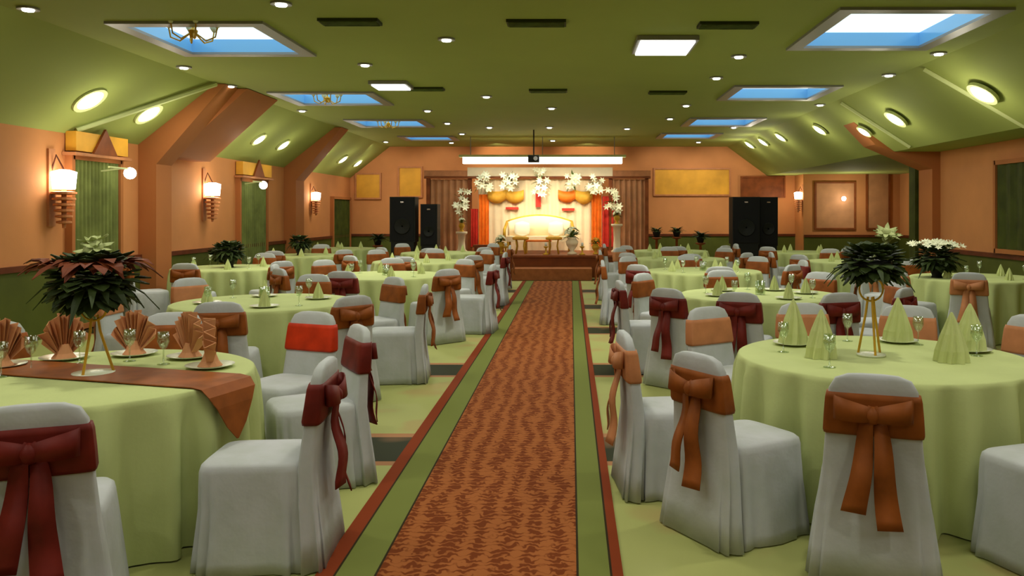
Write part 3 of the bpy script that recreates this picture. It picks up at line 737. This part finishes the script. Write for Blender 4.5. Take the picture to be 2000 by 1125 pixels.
# copper table runner on the front left table with a pointed hanging end
tr_ = MB(); p0 = Vector((-3.26, 4.62)); p1 = Vector((-1.72, 4.17)); dirv = (p1-p0).normalized(); sd = Vector((-dirv.y, dirv.x))
rs = []; L_ = (p1-p0).length
for s_, z, w in [(0, TT+.004, .36), (.2*L_, TT+.006, .36), (.4*L_, TT+.004, .36), (.6*L_, TT+.006, .36), (.8*L_, TT+.004, .36), (.97*L_, TT+.005, .36), (L_+.01, TT-.0, .36), (L_+.045, TT-.04, .34), (L_+.06, TT-.1, .26), (L_+.07, TT-.2, .14), (L_+.075, TT-.27, .01)]:
    c = p0+dirv*s_; a = c-sd*w/2; b3 = c+sd*w/2; e = .005
    up = (0, e) if s_ < L_ else (e, 0)
    rs.append([(a.x, a.y, z), (b3.x, b3.y, z), (b3.x+dirv.x*up[0], b3.y+dirv.y*up[0], z+up[1]), (a.x+dirv.x*up[0], a.y+dirv.y*up[0], z+up[1])])
o = tr_.rings(rs).build('table_runner', M['copper']); tag(o, 'copper satin runner laid across the front left table, its pointed end hanging', 'table runner')

# tall flower arrangements
def arrangement(x, y, z, h, s, label, seed, red=True, white=5, dark='leaf', fine=False, legs=True, fx=0):
    t = thing('flower_arrangement', label, 'flower arrangement', (x, y, z))
    if legs:
        MB().lathe([(.10*s, 0), (.10*s, .012), (.03, .02)], 20).build('base', M['china'], t, True)
        for k in range(3):
            a = 2*pi*k/3+.5
            MB().tube([(.09*s*cos(a), .09*s*sin(a), .012), (.03*cos(a), .03*sin(a), h*.45), (.018*cos(a), .018*sin(a), h*.62)], .007, 6).build('leg', M['gold'], t)
        MB().tube([(.07*cos(2*pi*i/20), 0, h*.70+.07*sin(2*pi*i/20)) for i in range(21)], .006, 6).build('ring', M['gold'], t)
    MB().lathe([(.03, h*.78), (.10*s, h*.83), (.15*s, h*.95), (.14*s, h)] if legs else [(.07, 0), (.06, .03), (.09, h*.4), (.14*s, h*.95), (.13*s, h)], 18).build('bowl', M['black'], t, True)
    r2 = random.Random(seed); lf = MB(); lr = MB(); fl = MB(); bs = (0, 0, h)
    for k in range(260):
        a = r2.uniform(0, 2*pi); el_ = r2.uniform(-.7, 1.0); ro = r2.uniform(.04, .20)*s*(1-.35*abs(el_))
        lf.leaf((ro*cos(a), ro*sin(a), h-.02+el_*.12*s), (cos(a), sin(a), el_), r2.uniform(.06, .11)*s, .085*s, droop=.2)
    for k in range(16):
        a = r2.uniform(0, 2*pi); lf.leaf((.1*cos(a), .1*sin(a), h-.04), (cos(a), sin(a), r2.uniform(-.3, .3)), r2.uniform(.13, .22)*s, .045*s, droop=.6)
    lf.build('leaf', M[dark], t)
    if red:
        for k in range(70):
            a = r2.uniform(0, 2*pi); ro = r2.uniform(.04, .2)*s
            lr.leaf((ro*cos(a)*1.1, ro*sin(a)*1.1, h+.07*s), (cos(a), sin(a), r2.uniform(.0, .8)), r2.uniform(.10, .17)*s, .075*s, droop=.5)
        lr.build('red_leaf', M['leafr'], t)
    for k in range(white):
        a = r2.uniform(0, 2*pi); rr = r2.uniform(.0, .05 if not fine else .28)*s
        p = Vector((fx+rr*cos(a), rr*sin(a), h+(.17 if not fine else .12)*s+r2.uniform(-.03, .05)))
        fl.flower(p, (cos(a)*.5, sin(a)*.5-.5, 1), (.085 if not fine else .045)*s)
        if not fine: fl.ball(tuple(p), .035*s)
    fl.tube([(0, 0, h), (fx, 0, h+.14*s)], .008, 6)
    fl.build('blossom', M['petalg'] if not fine else M['petal'], t)
arrangement(-2.49, 4.33+.05, TT+.001, .50, 1.02, 'tall dark centrepiece with a pale blossom and red leaves, front left table', 3, white=4)
arrangement(1.77, 4.95, TT+.001, .56, .82, 'tall dark centrepiece with pale flowers on a gold stand, front right table', 4, red=False, white=6, fx=.1)
arrangement(4.75, 10.9, TT+.001, .27, 1.25, 'wide dark centrepiece with fine white sprays, first table along the right wall', 5, red=False, white=60, fine=True, legs=False)
arrangement(-5.25, 12.9, TT+.001, .27, 1.0, 'dark leafy centrepiece on the first table along the left wall', 6, red=False, white=0, legs=False)
arrangement(-5.35, 16.6, TT+.001, .27, .9, 'dark leafy centrepiece on the second table along the left wall', 8, red=False, white=0, legs=False)
for (x, y, nm) in [(-2.9, 7.95, 'second table left of the runner'), (1.95, 8.65, 'second table right of the runner'), (1.92, 12.2, 'third table right of the runner'), (-2.5, 11.35, 'third table left of the runner')]:
    t = thing('candle_holder', f'glass candle holder with a pale candle, middle of the {nm}', 'candle holder', (x, y, TT+.001), 0, 'candle holders on the tables')
    MB().lathe([(.05, 0), (.052, .01), (.052, .14), (.047, .14), (.046, .012), (.001, .012)], 18).build('glass', M['glass'], t, True)
    MB().lathe([(.03, .013), (.03, .09), (.002, .092)], 14).build('candle', M['petalg'], t, True)

# plant at the second window
arrangement(-6.2, 14.95, 0, .9, 1.0, 'dark leafy floor plant standing by the left wall between the openings', 12, red=False, white=0)

# ------------------------------------------------------------------ lights
for x in (-4, -.5, 3.2):
    for y in (-1.5, 3.0, 7.5, 12.0, 16.5):
        area('ceiling_fill', (x, y, H-.08), {-1.5: 24, 3.0: 31, 7.5: 18, 12.0: 12, 16.5: 12}[y], 1.6, 1.6, (1, .97, .88))  # added fill light below the ceiling, no fixture behind it
def spot(name, loc, tgt, p, size, col):
    l = bpy.data.lights.new(name, 'SPOT'); l.energy = p; l.spot_size = radians(size); l.spot_blend = .6; l.shadow_soft_size = .1; l.color = col
    o = bpy.data.objects.new(name, l); COL.objects.link(o); o.location = loc
    o.rotation_euler = (Vector(tgt)-Vector(loc)).to_track_quat('-Z', 'Y').to_euler(); return o
spot('stage_spot', (-.9, 20.2, 3.35), (-.7, 23.2, 1.1), 330, 46, (1, .9, .65))
spot('stage_spot', (-2.2, 20.4, 3.35), (-1.5, 23.2, 1.4), 170, 50, (1, .84, .55))
spot('stage_spot', (.9, 20.4, 3.35), (.2, 23.2, 1.4), 190, 50, (1, .84, .55))
for x_, e_ in ((-5.6, 60), (-3.9, 60), (2.9, 70), (4.4, 75), (5.8, 60)):  # added spots without fixtures, they brighten the back wall
    spot('added_wall_wash', (x_, 23.6, 3.5), (x_, 25.5, 2.0), e_, 95, (1, .92, .75))
spot('added_wall_wash', (-2.2, 24.2, 3.5), (-2.0, 25.5, 2.9), 60, 100, (1, .86, .6)); spot('added_wall_wash', (.5, 24.2, 3.5), (.5, 25.5, 2.9), 60, 100, (1, .86, .6))
area('stage_bar_light', (-.75, 22.15, 2.86), 40, 4.0, .2, (1, .96, .8))

w = bpy.data.worlds.new('World'); scn.world = w; w.use_nodes = True
w.node_tree.nodes['Background'].inputs[0].default_value = (.05, .05, .04, 1)

cam = bpy.data.cameras.new('Camera'); co = bpy.data.objects.new('Camera', cam); COL.objects.link(co)
co.location = (0, 0, 1.6); co.rotation_euler = (pi/2, 0, 0)
cam.sensor_width = 36; cam.lens = 36*1640/2000; cam.shift_x = -.0575; cam.shift_y = -147.5/2000; cam.clip_start = .05
scn.camera = co
vs = scn.view_settings; vs.view_transform = 'Standard'; vs.look = 'None'; vs.exposure = 0; vs.gamma = 1; vs.use_curve_mapping = False
scn.cycles.max_bounces = 6; scn.cycles.diffuse_bounces = 4; scn.cycles.glossy_bounces = 2; scn.cycles.transparent_max_bounces = 12
scn.cycles.use_denoising = True; scn.cycles.sample_clamp_indirect = 4
